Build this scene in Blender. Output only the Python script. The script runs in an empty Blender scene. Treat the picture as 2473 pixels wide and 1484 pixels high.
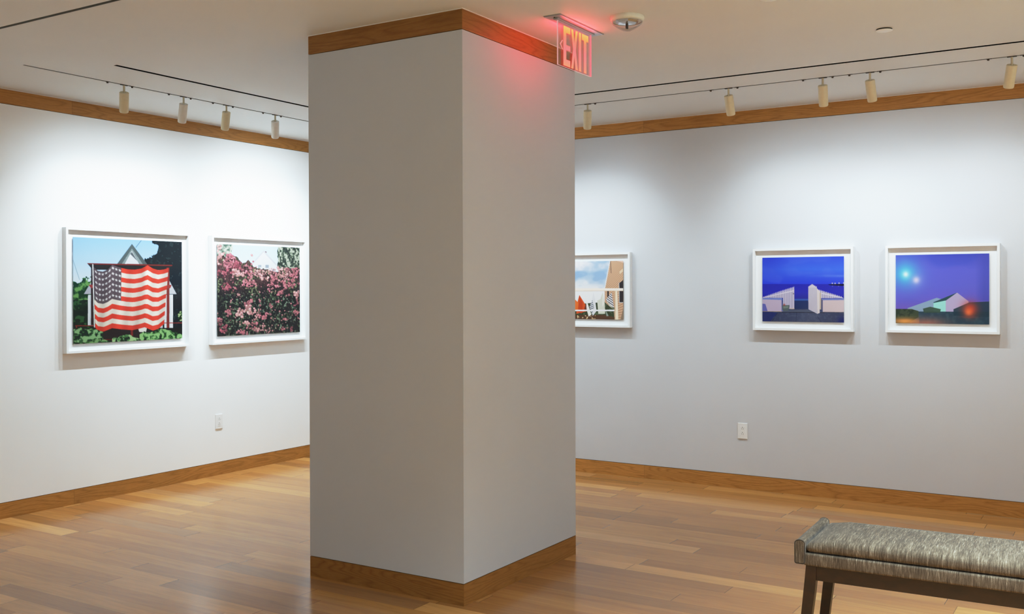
import bpy, bmesh, math, random
import numpy as np
from mathutils import Vector, Matrix
random.seed(7)
PI = math.pi
C = bpy.context.scene.collection
H = 2.70                       # ceiling height
HC, HB = 0.0932, 0.0988        # crown trim / baseboard heights
COLX0, COLX1, COLY0, COLY1 = 2.520, 3.4552, -3.2295, -2.1711
RX, FY = 7.70, -9.60           # unseen right wall, unseen wall behind the camera

# ------------------------------------------------------------------ materials
def lin(c):
    return tuple((v/12.92 if v <= .04045 else ((v+.055)/1.055)**2.4) for v in c)
def rgb(r, g, b): return lin((r/255, g/255, b/255)) + (1,)

class NT:
    def __init__(s, name):
        s.m = bpy.data.materials.new(name); s.m.use_nodes = True
        s.t = s.m.node_tree; s.b = s.t.nodes['Principled BSDF']; s.out = s.t.nodes['Material Output']
    def n(s, typ, **kw):
        o = s.t.nodes.new(typ)
        for k, v in kw.items(): setattr(o, k, v)
        return o
    def put(s, sock, v):
        if isinstance(v, bpy.types.NodeSocket): s.t.links.new(v, sock)
        else: sock.default_value = v
    def math(s, op, a, b=None, c=None):
        o = s.n('ShaderNodeMath', operation=op)
        s.put(o.inputs[0], a)
        if b is not None: s.put(o.inputs[1], b)
        if c is not None: s.put(o.inputs[2], c)
        return o.outputs[0]
    def comb(s, x, y, z):
        o = s.n('ShaderNodeCombineXYZ')
        for i, v in enumerate((x, y, z)): s.put(o.inputs[i], v)
        return o.outputs[0]
    def obj_xyz(s):
        t = s.n('ShaderNodeTexCoord'); q = s.n('ShaderNodeSeparateXYZ')
        s.t.links.new(t.outputs['Object'], q.inputs[0]); return q.outputs[0], q.outputs[1], q.outputs[2]
    def noise(s, vec, scale=1, detail=3, rough=.55, w=None, dist=0):
        o = s.n('ShaderNodeTexNoise', noise_dimensions='4D' if w is not None else '3D')
        s.put(o.inputs['Vector'], vec)
        if w is not None: s.put(o.inputs['W'], w)
        o.inputs['Scale'].default_value = scale; o.inputs['Detail'].default_value = detail
        o.inputs['Roughness'].default_value = rough; o.inputs['Distortion'].default_value = dist
        return o.outputs[0]
    def white(s, a, b=0.0):
        o = s.n('ShaderNodeTexWhiteNoise', noise_dimensions='2D'); s.put(o.inputs['Vector'], s.comb(a, b, 0.0)); return o.outputs['Value']
    def ramp(s, f, stops):
        o = s.n('ShaderNodeValToRGB'); e = o.color_ramp.elements
        while len(e) < len(stops): e.new(.5)
        for k, (p, c) in enumerate(stops): e[k].position = p; e[k].color = c if len(c) == 4 else tuple(c)+(1,)
        s.put(o.inputs[0], f); return o.outputs[0]
    def mix(s, f, a, b, mode='MIX'):
        o = s.n('ShaderNodeMix', data_type='RGBA', blend_type=mode)
        s.put(o.inputs[0], f); s.put(o.inputs[6], a); s.put(o.inputs[7], b); return o.outputs[2]
    def bump(s, h, strength=.2, dist=.002):
        o = s.n('ShaderNodeBump'); o.inputs['Strength'].default_value = strength; o.inputs['Distance'].default_value = dist
        s.put(o.inputs['Height'], h); s.t.links.new(o.outputs[0], s.b.inputs['Normal'])
    def base(s, v): s.put(s.b.inputs['Base Color'], v)
    def rough(s, v): s.put(s.b.inputs['Roughness'], v)

def plain(name, col, rough=.5, metal=0, spec=.5, emit=None, es=0, var=.03):
    k = NT(name); x, y, z = k.obj_xyz()
    nz = k.noise(k.comb(x, y, z), 60, 2)
    a = tuple(max(0, c*(1-var)) for c in col[:3])+(1,); b = tuple(c*(1+var) for c in col[:3])+(1,)
    k.base(k.ramp(nz, [(.3, a), (.7, b)])); k.rough(rough)
    k.b.inputs['Metallic'].default_value = metal; k.b.inputs['Specular IOR Level'].default_value = spec
    if emit: k.b.inputs['Emission Color'].default_value = emit; k.b.inputs['Emission Strength'].default_value = es
    return k.m

def paint(name, col, rough=.6):
    k = NT(name); x, y, z = k.obj_xyz(); v = k.comb(x, y, z)
    big = k.noise(v, 1.3, 3)
    a = tuple(c*.985 for c in col[:3])+(1,); b = tuple(min(1, c*1.015) for c in col[:3])+(1,)
    k.base(k.ramp(big, [(.3, a), (.7, b)])); k.rough(rough); k.b.inputs['Specular IOR Level'].default_value = .25
    k.bump(k.noise(v, 420, 2), .05, .0006)
    return k.m

def oak(name, axis, off, blen, dark=1.0):
    """stained oak boards running along an axis with butt joints"""
    k = NT(name); x, y, z = k.obj_xyz()
    L = x if axis == 'x' else y
    s = k.math('DIVIDE', k.math('ADD', L, off), blen)
    bid = k.math('FLOOR', s); fr = k.math('FRACT', s)
    rnd = k.white(bid, 3.7); w = k.math('MULTIPLY', rnd, 40.0)
    zz = k.math('ADD', z, k.math('MULTIPLY', rnd, 3.0))
    fig = k.noise(k.comb(k.math('MULTIPLY', L, .9), 0.0, k.math('MULTIPLY', zz, 9.0)), 1.0, 2, .4, w)
    rings = k.math('PINGPONG', k.math('MULTIPLY', fig, 21.0), 0.5)
    rings = k.math('POWER', k.math('MULTIPLY', rings, 2.0), 2.6)
    pore = k.noise(k.comb(k.math('MULTIPLY', L, 22.0), k.math('MULTIPLY', x, 2.0), k.math('MULTIPLY', zz, 520.0)), 1.0, 3, .6)
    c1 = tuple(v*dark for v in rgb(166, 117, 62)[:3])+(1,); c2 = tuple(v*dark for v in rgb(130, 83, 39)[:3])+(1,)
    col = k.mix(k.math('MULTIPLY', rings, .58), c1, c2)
    pr = k.ramp(pore, [(.38, (.80, .76, .70)), (.62, (1.06, 1.06, 1.06))])
    col = k.mix(.75, col, pr, 'MULTIPLY')
    br = k.math('MULTIPLY_ADD', rnd, .34, .84)
    col = k.mix(1.0, col, k.comb(br, br, br), 'MULTIPLY')
    jd = k.math('LESS_THAN', fr, .0014/blen*1.0)
    col = k.mix(k.math('MULTIPLY', jd, .6), col, (.04, .02, .008, 1))
    col = k.mix(1.0, col, (1.38, 1.36, 1.28, 1), 'MULTIPLY'); k.base(col); k.rough(.42); k.b.inputs['Specular IOR Level'].default_value = .35
    k.bump(pore, .08, .0006)
    return k.m

def plank_floor():
    k = NT('oak_strip_floor'); x, y, z = k.obj_xyz(); W = .1195
    r = k.math('DIVIDE', k.math('ADD', y, .035), W); row = k.math('FLOOR', r); fy = k.math('FRACT', r)
    r1 = k.white(row, 1.3); r2 = k.white(row, 8.1)
    L = k.math('MULTIPLY_ADD', r2, .7, .85)
    s = k.math('ADD', k.math('DIVIDE', x, L), k.math('MULTIPLY', r1, 9.0)); idx = k.math('FLOOR', s); fx = k.math('FRACT', s)
    pid = k.white(row, idx); pid2 = k.white(idx, k.math('ADD', row, 31.0))
    base = k.ramp(pid, [(0, rgb(158, 111, 64)), (.25, rgb(174, 122, 69)), (.6, rgb(182, 130, 74)), (.84, rgb(196, 145, 84)), (.93, rgb(212, 161, 98)), (1, rgb(158, 116, 77))])
    base.node.color_ramp.interpolation = 'LINEAR'
    w = k.math('MULTIPLY', pid2, 60.0)
    fig = k.noise(k.comb(k.math('MULTIPLY', x, .9), k.math('MULTIPLY', y, 10.0), 0.0), 1.0, 3, .5, w, .3)
    rings = k.math('POWER', k.math('MULTIPLY', k.math('PINGPONG', k.math('MULTIPLY', fig, 9.0), .5), 2.0), 2.0)
    grain = k.noise(k.comb(k.math('MULTIPLY', x, 5.0), k.math('MULTIPLY', y, 230.0), 0.0), 1.0, 4, .7, w)
    streak = k.noise(k.comb(k.math('MULTIPLY', x, .55), k.math('MULTIPLY', y, 16.0), 0.0), 1.0, 3, .6, w)
    col = k.mix(k.math('MULTIPLY', rings, .17), base, rgb(118, 80, 52))
    col = k.mix(.62, col, k.ramp(grain, [(.3, (.82, .79, .76)), (.7, (1.1, 1.09, 1.07))]), 'MULTIPLY')
    col = k.mix(1.0, col, k.ramp(streak, [(.25, (.84, .82, .80)), (.48, (1, 1, 1)), (.8, (1.08, 1.07, 1.05))]), 'MULTIPLY')
    seam = k.math('ADD', k.math('LESS_THAN', fy, .010), k.math('GREATER_THAN', fy, .990))
    butt = k.math('LESS_THAN', k.math('MULTIPLY', fx, L), .0035)
    col = k.mix(k.math('MULTIPLY', seam, .16), col, rgb(70, 45, 28))
    col = k.mix(k.math('MULTIPLY', butt, .62), col, rgb(66, 40, 24))
    k.base(col)
    k.rough(k.math('MULTIPLY_ADD', grain, .08, .15)); k.b.inputs['Specular IOR Level'].default_value = .46
    k.bump(k.math('SUBTRACT', k.math('MULTIPLY', grain, .25), k.math('MAXIMUM', seam, butt)), .05, .001)
    return k.m

def heather_fabric():
    k = NT('heathered_woven_fabric'); x, y, z = k.obj_xyz()
    yz = k.math('ADD', y, z)
    slub = k.noise(k.comb(k.math('MULTIPLY', x, 330.0), k.math('MULTIPLY', y, 24.0), k.math('MULTIPLY', z, 26.0)), 1.0, 4, .7)
    slub2 = k.noise(k.comb(k.math('MULTIPLY', x, 60.0), k.math('MULTIPLY', y, 7.0), k.math('MULTIPLY', z, 8.0)), 1.0, 3, .6)
    weave = k.noise(k.comb(k.math('MULTIPLY', x, 700.0), k.math('MULTIPLY', y, 500.0), k.math('MULTIPLY', z, 500.0)), 1.0, 2, .5)
    f = k.math('ADD', k.math('MULTIPLY', slub, .55), k.math('ADD', k.math('MULTIPLY', slub2, .25), k.math('MULTIPLY', weave, .2)))
    col = k.ramp(f, [(.34, rgb(52, 40, 29)), (.46, rgb(84, 69, 54)), (.54, rgb(107, 91, 74)), (.61, rgb(142, 127, 108)), (.69, rgb(188, 174, 154))])
    k.base(col); k.rough(.92); k.b.inputs['Specular IOR Level'].default_value = .15
    k.b.inputs['Sheen Weight'].default_value = .15
    k.bump(k.math('ADD', slub, weave), .35, .0015)
    return k.m

def dark_wood():
    k = NT('espresso_stained_wood'); x, y, z = k.obj_xyz()
    g = k.noise(k.comb(k.math('MULTIPLY', x, 14.0), k.math('MULTIPLY', y, 60.0), k.math('MULTIPLY', z, 30.0)), 1.0, 4, .6)
    k.base(k.ramp(g, [(.3, rgb(28, 15, 8)), (.7, rgb(52, 28, 15))])); k.rough(.35); return k.m

def print_mat():
    k = NT('glossy_photo_print')
    a = k.n('ShaderNodeVertexColor', layer_name='Col'); k.base(a.outputs[0]); k.rough(.12)
    k.b.inputs['Specular IOR Level'].default_value = .45
    return k.m

def clear_glass(name, tint=(1, 1, 1), amount=.10):
    k = NT(name); k.t.nodes.remove(k.b)
    tr = k.n('ShaderNodeBsdfTransparent'); tr.inputs[0].default_value = tuple(tint)+(1,)
    gl = k.n('ShaderNodeBsdfGlossy'); gl.inputs['Roughness'].default_value = .03
    fr = k.n('ShaderNodeLayerWeight'); fr.inputs['Blend'].default_value = .12
    mx = k.n('ShaderNodeMixShader'); k.t.links.new(k.math('MULTIPLY_ADD', fr.outputs['Fresnel'], .5, amount*.15), mx.inputs[0])
    k.t.links.new(tr.outputs[0], mx.inputs[1]); k.t.links.new(gl.outputs[0], mx.inputs[2]); k.t.links.new(mx.outputs[0], k.out.inputs[0])
    return k.m

def emission(name, stops=None, col=None, strength=1.0, z0=0, z1=1):
    k = NT(name); k.base((.02, .01, .01, 1))
    if stops:
        x, y, z = k.obj_xyz()
        f = k.math('DIVIDE', k.math('SUBTRACT', z, z0), z1-z0); c = k.ramp(f, stops)
    else: c = col
    k.put(k.b.inputs['Emission Color'], c); k.b.inputs['Emission Strength'].default_value = strength
    return k.m

M = dict(
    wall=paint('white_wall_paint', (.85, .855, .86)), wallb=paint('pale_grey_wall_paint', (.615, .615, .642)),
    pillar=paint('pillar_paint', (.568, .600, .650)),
    ceil=paint('ceiling_paint', (.74, .75, .74)),
    reveal=plain('shadow_gap', (.02, .02, .015), .9),
    white=plain('white_lacquer', (.84, .845, .85), .45, spec=.3, var=.01),
    board=plain('white_mount_board', (.86, .87, .88), .8, spec=.2, var=.01),
    outlet=plain('white_plastic', (.80, .785, .775), .35, var=.01),
    slot=plain('outlet_slot', (.10, .075, .06), .6),
    head=plain('cream_spotlight_enamel', rgb(226, 214, 180), .42, var=.02), headw=plain('whitish_spotlight_enamel', rgb(234, 230, 220), .42, var=.02),
    stem=plain('cream_stem_enamel', rgb(208, 197, 168), .4, var=.02),
    adapter=plain('dark_track_adapter', rgb(62, 52, 40), .5),
    track=plain('aluminium_track', (.32, .31, .28), .45, .4),
    trackdark=plain('track_groove', (.03, .03, .028), .7),
    black=plain('black_air_slot', (.004, .004, .004), .8, spec=.1),
    alu=plain('brushed_aluminium_trim', (.50, .50, .50), .38, .6),
    lens=plain('spot_lens', (.8, .8, .8), .2, emit=(1, 1, 1, 1), es=2.0),
    strobe=plain('white_alarm_plastic', (.74, .75, .68), .4, var=.01),
    reflector=plain('strobe_reflector', (.72, .70, .68), .15, .8),
    strobedark=plain('strobe_circuit', (.07, .06, .05), .5),
    cover=plain('white_cover_plate', (.90, .91, .90), .4, var=.01),
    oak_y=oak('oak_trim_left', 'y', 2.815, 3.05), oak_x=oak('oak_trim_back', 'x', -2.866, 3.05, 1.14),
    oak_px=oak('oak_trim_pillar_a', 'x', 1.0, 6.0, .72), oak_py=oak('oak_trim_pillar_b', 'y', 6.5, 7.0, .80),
    floor=plank_floor(), fabric=heather_fabric(), dwood=dark_wood(), print=print_mat(),
    piping=plain('dark_piping', rgb(78, 68, 58), .9),
    glass=clear_glass('clear_acrylic', (1, .97, .97)), lensglass=clear_glass('clear_lens', (.93, .94, .95), .2),
)

# ------------------------------------------------------------------ mesh helpers
def bm_new(): return bmesh.new()
def box(bm, a, b, bevel=0, seg=2, mi=0):
    r = bmesh.ops.create_cube(bm, size=1)
    vs = r['verts']; a = Vector(a); b = Vector(b)
    for v in vs: v.co = Vector((a[i]+(v.co[i]+.5)*(b[i]-a[i]) for i in range(3)))
    fs = {f for v in vs for f in v.link_faces}
    for f in fs: f.material_index = mi
    if bevel:
        es = list({e for v in vs for e in v.link_edges})
        bmesh.ops.bevel(bm, geom=es, offset=bevel, segments=seg, affect='EDGES', profile=.5)
    return vs
def lathe(bm, prof, n=32, mat=Matrix(), mi=0, smooth=True):
    rings = []
    for r, z in prof:
        if r < 1e-6: rings.append([bm.verts.new(mat @ Vector((0, 0, z)))])
        else: rings.append([bm.verts.new(mat @ Vector((r*math.cos(2*PI*i/n), r*math.sin(2*PI*i/n), z))) for i in range(n)])
    for a, b in zip(rings, rings[1:]):
        for i in range(n):
            j = (i+1) % n
            q = [a[i % len(a)], a[j % len(a)], b[j % len(b)], b[i % len(b)]]
            q = [v for k, v in enumerate(q) if v not in q[:k]]
            if len(q) > 2:
                try:
                    f = bm.faces.new(q); f.smooth = smooth; f.material_index = mi
                except ValueError: pass
def prism(bm, pts, y0, y1, plane='xz', mi=0):
    def P(a, b, c): return {'xz': (a, c, b), 'yz': (c, a, b), 'xy': (a, b, c)}[plane]
    lo = [bm.verts.new(P(a, b, y0)) for a, b in pts]; hi = [bm.verts.new(P(a, b, y1)) for a, b in pts]
    n = len(pts); fs = [bm.faces.new(lo), bm.faces.new(hi[::-1])]
    for i in range(n): fs.append(bm.faces.new((lo[i], hi[i], hi[(i+1) % n], lo[(i+1) % n])))
    for f in fs: f.material_index = mi
def link(name, bm, mats, parent=None, smooth=None, loc=None):
    bmesh.ops.recalc_face_normals(bm, faces=bm.faces[:])
    me = bpy.data.meshes.new(name); bm.to_mesh(me); bm.free()
    o = bpy.data.objects.new(name, me); C.objects.link(o)
    for m in (mats if isinstance(mats, (list, tuple)) else [mats]): me.materials.append(m)
    if parent: o.parent = parent
    if loc: o.location = loc
    if smooth is not None:
        for p in me.polygons: p.use_smooth = True
        try: me.set_sharp_from_angle(angle=math.radians(smooth))
        except Exception: pass
    return o
def tag(o, label, cat, group=None, kind=None):
    o['label'] = label; o['category'] = cat
    if group: o['group'] = group
    if kind: o['kind'] = kind
    return o
def thing(name, label, cat, loc=(0, 0, 0), rot=(0, 0, 0), group=None):
    o = bpy.data.objects.new(name, None); o.empty_display_size = .05; C.objects.link(o)
    o.location = loc; o.rotation_euler = rot
    return tag(o, label, cat, group)
def copy_tree(o, parent=None):
    c = o.copy(); C.objects.link(c)
    if parent: c.parent = parent
    for ch in list(o.children): copy_tree(ch, c)
    return c

# ------------------------------------------------------------------ the room
T, G, FIN = .14, .0030, .014        # wall thickness, reveal, finish-board thickness
TRK, SLT = .020, .031               # recess widths
track_rects = [('L', .722-TRK/2, .722+TRK/2, -3.612, -.860), ('R', .735, 7.2, -.826-TRK/2, -.826+TRK/2), ('F', .735, 7.2, -4.141-.012, -4.141+.012)]
slot_rects = [('L', 1.132, 1.132+SLT, -3.330, -1.210), ('R', 1.150, 7.2, -1.182, -1.182+SLT)]

bm = bm_new()
box(bm, (-T, FY-T, -.12), (RX+T, T, 0)); tag(link('floor', bm, M['floor']), 'satin oak strip floor with boards parallel to the long right wall', 'floor', kind='structure')

bm = bm_new()
holes = [r[1:] for r in track_rects+slot_rects]
xs = sorted({0., RX, *[h[0] for h in holes], *[h[1] for h in holes]}); ys = sorted({FY, 0., *[h[2] for h in holes], *[h[3] for h in holes]})
for x0, x1 in zip(xs, xs[1:]):
    for y0, y1 in zip(ys, ys[1:]):
        cx, cy = (x0+x1)/2, (y0+y1)/2
        if any(h[0] < cx < h[1] and h[2] < cy < h[3] for h in holes): continue
        bm.faces.new([bm.verts.new(p) for p in ((x0, y0, H), (x0, y1, H), (x1, y1, H), (x1, y0, H))])
bmesh.ops.remove_doubles(bm, verts=bm.verts[:], dist=1e-5)
for f in bm.faces:
    if f.normal.z > 0: f.normal_flip()
box(bm, (-T, FY-T, H+.06), (RX+T, T, H+.16))
e = .0035                               # caulk bead along the walls and around the pillar
box(bm, (0, FY, H-e), (.003, 0, H)); box(bm, (.003, -.003, H-e), (RX, 0, H))
box(bm, (COLX0-.003, COLY0-.003, H-e), (COLX1+.003, COLY0, H)); box(bm, (COLX1, COLY0, H-e), (COLX1+.003, COLY1, H))
me = bpy.data.meshes.new('ceiling'); bm.to_mesh(me); bm.free(); me.materials.append(M['ceil'])
o = bpy.data.objects.new('ceiling', me); C.objects.link(o)
tag(o, 'plain off-white plaster ceiling with recessed tracks and air slots', 'ceiling', kind='structure')

Z0, Z1 = HB+G, H-HC-G
def wall(name, core, fin, label, mat='wall'):
    bm = bm_new(); box(bm, *core, mi=1); box(bm, *fin, mi=0)
    return tag(link(name, bm, [M[mat], M['reveal']]), label, 'wall', kind='structure')
wall('wall_left', ((-T, FY-T, 0), (-FIN, T, H+.06)), ((-FIN, FY, Z0), (0, 0, Z1)), 'bright white wall on the left, hung with the flag and rose pictures')
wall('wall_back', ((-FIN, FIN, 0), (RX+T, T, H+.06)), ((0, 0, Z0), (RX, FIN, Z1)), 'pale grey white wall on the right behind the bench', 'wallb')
wall('wall_right', ((RX+FIN, FY-T, 0), (RX+T, FIN, H+.06)), ((RX, FY, 0), (RX+FIN, FIN, H)), 'plain white wall out of frame on the right')
wall('wall_front', ((-FIN, FY-T, 0), (RX+FIN, FY-FIN, H+.06)), ((0, FY-FIN, 0), (RX, FY, H)), 'plain white wall behind the viewer')
bm = bm_new()
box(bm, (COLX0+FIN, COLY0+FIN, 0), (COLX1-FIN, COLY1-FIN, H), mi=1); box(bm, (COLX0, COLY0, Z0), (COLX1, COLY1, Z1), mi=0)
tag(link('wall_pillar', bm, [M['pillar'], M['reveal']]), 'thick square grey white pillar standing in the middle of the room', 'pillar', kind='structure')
def strip(name, a, b, mats, label, cat, split=False):
    bm = bm_new(); box(bm, a, b)
    if split:
        bm.normal_update()
        for f in bm.faces: f.material_index = 1 if abs(f.normal.x) > .5 else 0
    return tag(link(name, bm, mats), label, cat, kind='structure')
ZT = H-e
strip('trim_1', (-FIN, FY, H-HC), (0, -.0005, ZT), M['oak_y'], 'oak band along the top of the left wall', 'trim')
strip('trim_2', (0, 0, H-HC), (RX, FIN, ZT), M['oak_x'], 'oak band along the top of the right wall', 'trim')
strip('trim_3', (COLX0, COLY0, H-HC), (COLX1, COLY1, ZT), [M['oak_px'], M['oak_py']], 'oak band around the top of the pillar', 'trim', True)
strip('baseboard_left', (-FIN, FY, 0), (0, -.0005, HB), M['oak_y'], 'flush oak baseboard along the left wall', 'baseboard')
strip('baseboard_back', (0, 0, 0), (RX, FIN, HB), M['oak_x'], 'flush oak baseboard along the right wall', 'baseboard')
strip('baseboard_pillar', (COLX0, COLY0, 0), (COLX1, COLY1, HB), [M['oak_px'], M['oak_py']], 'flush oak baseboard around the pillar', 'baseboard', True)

# ------------------------------------------------------------------ recessed tracks and air slots
tl = {'L': 'slim grey recessed lighting track parallel to the left wall, in front of its oak band',
      'R': 'slim grey recessed lighting track parallel to the right wall, carrying five spotlights',
      'F': 'bare recessed lighting track crossing the top left corner of the photo, without lights'}
for k, x0, x1, y0, y1 in track_rects:
    t = thing('lighting_track', tl[k], 'lighting track', ((x0+x1)/2, (y0+y1)/2, H), group='recessed lighting tracks')
    hx, hy, D, w = (x1-x0)/2, (y1-y0)/2, .016, .0018
    bm = bm_new()
    box(bm, (-hx, -hy, .0005), (-hx+w, hy, D)); box(bm, (hx-w, -hy, .0005), (hx, hy, D))
    box(bm, (-hx+w, -hy, .0005), (hx-w, -hy+w, D)); box(bm, (-hx+w, hy-w, .0005), (hx-w, hy, D))
    link('channel', bm, M['track'], t)
    bm = bm_new(); box(bm, (-hx, -hy, D), (hx, hy, D+.003)); link('groove', bm, M['trackdark'], t)
sl = {'L': 'black linear air slot in the ceiling beside the left lighting track', 'R': 'black linear air slot in the ceiling beside the right lighting track'}
for k, x0, x1, y0, y1 in slot_rects:
    hx, hy, D, w = (x1-x0)/2, (y1-y0)/2, .04, .002
    bm = bm_new()
    box(bm, (-hx, -hy, .0004), (-hx+w, hy, D)); box(bm, (hx-w, -hy, .0004), (hx, hy, D))
    box(bm, (-hx+w, -hy, .0004), (hx-w, -hy+w, D)); box(bm, (-hx+w, hy-w, .0004), (hx-w, hy, D)); box(bm, (-hx+w, -hy+w, D-.003), (hx-w, hy-w, D))
    tag(link('air_slot', bm, M['black'], loc=((x0+x1)/2, (y0+y1)/2, H)), sl[k], 'air vent', 'linear air slots')

# ------------------------------------------------------------------ track spotlights
HL, HR = .124, .0278                     # housing length and radius
def make_head():
    t = thing('track_spotlight', 'x', 'spotlight', (0, 0, H))
    bm = bm_new(); box(bm, (-.024, -.0075, -.004), (.024, .0075, .001), .001)
    link('adapter', bm, M['adapter'], t)
    for s in (-.114, .054):             # the feet of the adapter in the track
        bm = bm_new(); box(bm, (s-.014, -.006, -.0015), (s+.014, .006, .001), .0005); lathe(bm, [(0, -.010), (.0055, -.009), (.0065, -.004), (.0065, 0)], 16, Matrix.Translation((s+(-.004 if s < 0 else .004), 0, 0)))
        link('adapter_foot', bm, M['adapter'], t)
    bm = bm_new(); lathe(bm, [(0, -.003), (.0068, -.003), (.0062, -.010), (.0062, -.052), (0, -.053)], 20)
    link('stem', bm, M['stem'], t, 40)
    bm = bm_new()
    R = HR; prof = [(.010, .004), (R-.003, .004), (R-.0006, .0025), (R, 0), (R, -HL+.010), (R-.0012, -HL+.003), (R-.004, -HL), (R-.0055, -HL+.001), (R-.0055, -HL+.03), (0, -HL+.032)]
    lathe(bm, prof, 40); lathe(bm, [(.010, .004), (.0095, -.004), (0, -.006)], 40)
    # notch in the cap that lets the stem swing
    h = link('housing', bm, M['head'], t, 35)
    bm = bm_new(); lathe(bm, [(R-.0058, -HL+.0285), (0, -HL+.0285)], 32); link('lens', bm, M['lens'], h)
    return t, h
proto, protoh = make_head()
heads = []   # position, aim point, axis, label, power
NL, NR = 'leftmost', ''
specs = [   # side, place along the track, lateral lean, label, power
 ('L', -2.952, .30, 'cream spotlight on the left track, farthest from the pillar, hanging straight', 1.0),
 ('L', -2.497, .215, 'whitish tilted spotlight, second from the left end of the left track', 1.0),
 ('L', -2.133, .245, 'cream tilted spotlight, third from the left end of the left track', 1.0),
 ('L', -1.675, .41, 'whitish spotlight on the left track, nearest the pillar', 1.0),
 ('R', 2.827, -.245, 'cream spotlight on the right track, close beside the pillar', 1.0),
 ('R', 3.831, -.005, 'cream spotlight on the right track leaning right, alone between pillar and gate picture', 1.0),
 ('R', 4.420, -.065, 'cream spotlight hanging straight on the right track, left of the close pair', 1.0),
 ('R', 4.694, .03, 'cream spotlight leaning right on the right track, right of the close pair', 1.0),
 ('R', 5.444, -.20, 'large looking cream spotlight at the far right edge, leaning left', 1.0),
]
LEAN = .42
spots = []
def spot(loc, aim, power, size=104, blend=1.0, col=(.78, 1, 1.12), radius=.010, name='spot_lamp'):
    l = bpy.data.lights.new(name, 'SPOT'); l.energy = power; l.spot_size = math.radians(size); l.spot_blend = blend
    l.color = col; l.shadow_soft_size = radius
    o = bpy.data.objects.new(name, l); C.objects.link(o); o.location = loc
    o.rotation_euler = (Vector(aim)-Vector(loc)).to_track_quat('-Z', 'Y').to_euler()
    return o
AIMZ = 1.15
PL = (32, 31, 30, 30)
PR = (20, 20, 20, 20, 23)
PH_L, PH_R, SPILL = 40, 19, .46
PW_FAR, PW_SIDE, PW_FRONT, PW_LFAR = 80, 52, 48, 54
FILL_POWERS = (30, 48, 24, 12, 13, 46)
AIMS = (-2.62, -2.45, -2.28, -1.22, 2.30, 4.1, 4.3, 4.86, 5.06)     # where on the wall each lamp points
PIV = .050
for i, (side, p, lean, lab, pw) in enumerate(specs):
    t = proto if i == 0 else copy_tree(proto)
    t['label'] = lab; t['group'] = 'track spotlights'
    if side == 'L': loc = Vector((.722, p, H)); t.rotation_euler = (0, 0, PI/2)
    else: loc = Vector((p, -.826, H)); t.rotation_euler = (0, 0, 0)
    t.location = loc
    piv = loc+Vector((0, 0, -PIV)); d = Vector((-LEAN, lean, -1) if side == 'L' else (lean, LEAN, -1)).normalized()
    aim = (0, AIMS[i], AIMZ) if side == 'L' else (AIMS[i], 0, AIMZ)
    h = [c for c in t.children if c.name.startswith('housing')][0]
    rz = Matrix.Rotation(-t.rotation_euler.z, 3, 'Z'); dl = rz @ d
    h.location = (0, 0, -PIV); h.rotation_euler = dl.to_track_quat('-Z', 'Y').to_euler()
    spot(piv+d*(HL-.010), aim, (PL+PR)[i])                        # main beam
    spot(piv+d*(HL-.010), aim, (PL+PR)[i]*SPILL, 172)             # wide spill of the same lamp
    if i in (1, 3):
        h.material_slots[0].link = 'OBJECT'; h.material_slots[0].material = M['headw']
# lamps hidden behind the pillar, on the same tracks
for y in (-1.30, -.95): spot((.66, y, 2.53), (0, y, AIMZ), PH_L); spot((.66, y, 2.53), (0, y, AIMZ), PH_L*SPILL, 172)
for x in (1.75, 2.25): spot((x, -.76, 2.53), (x+.1, 0, AIMZ), PH_R)
# added spots without fittings on out-of-view walls, for bounced ambient light
for y in (-7.8, -6.6, -5.4): spot((RX-.75, y, 2.55), (RX, y, 1.4), PW_FAR)
for y in (-4.0, -2.6, -1.2): spot((RX-.75, y, 2.55), (RX, y, 1.4), PW_SIDE)
for x in (1.2, 2.8, 4.4, 6.0): spot((x, FY+.75, 2.55), (x, FY, 1.4), PW_FRONT)
for y in (-7.8, -6.5, -5.2): spot((.72, y, 2.55), (0, y, 1.4), PW_LFAR)
# added soft fill lamps without fittings, out of view overhead or behind the pillar
def area(name, loc, direction, sx, sy, power, col, spread=180):
    l = bpy.data.lights.new(name, 'AREA'); l.shape = 'RECTANGLE'; l.size = sx; l.size_y = sy; l.energy = power; l.color = col; l.spread = math.radians(spread)
    o = bpy.data.objects.new(name, l); C.objects.link(o); o.location = loc
    o.rotation_euler = Vector(direction).to_track_quat('-Z', 'Y').to_euler(); return o
for (x, y), p in zip(((6.9, -2.6), (6.6, -4.2), (5.75, -3.5), (3.6, -8.0), (2.0, -1.4), (4.8, -5.4)), FILL_POWERS):
    if p: area('fill_lamp', (x, y, H-.01), (0, 0, -1), .9, .9, p, (.72, 1, 1.15), 150 if y > -2 else 95)

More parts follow.
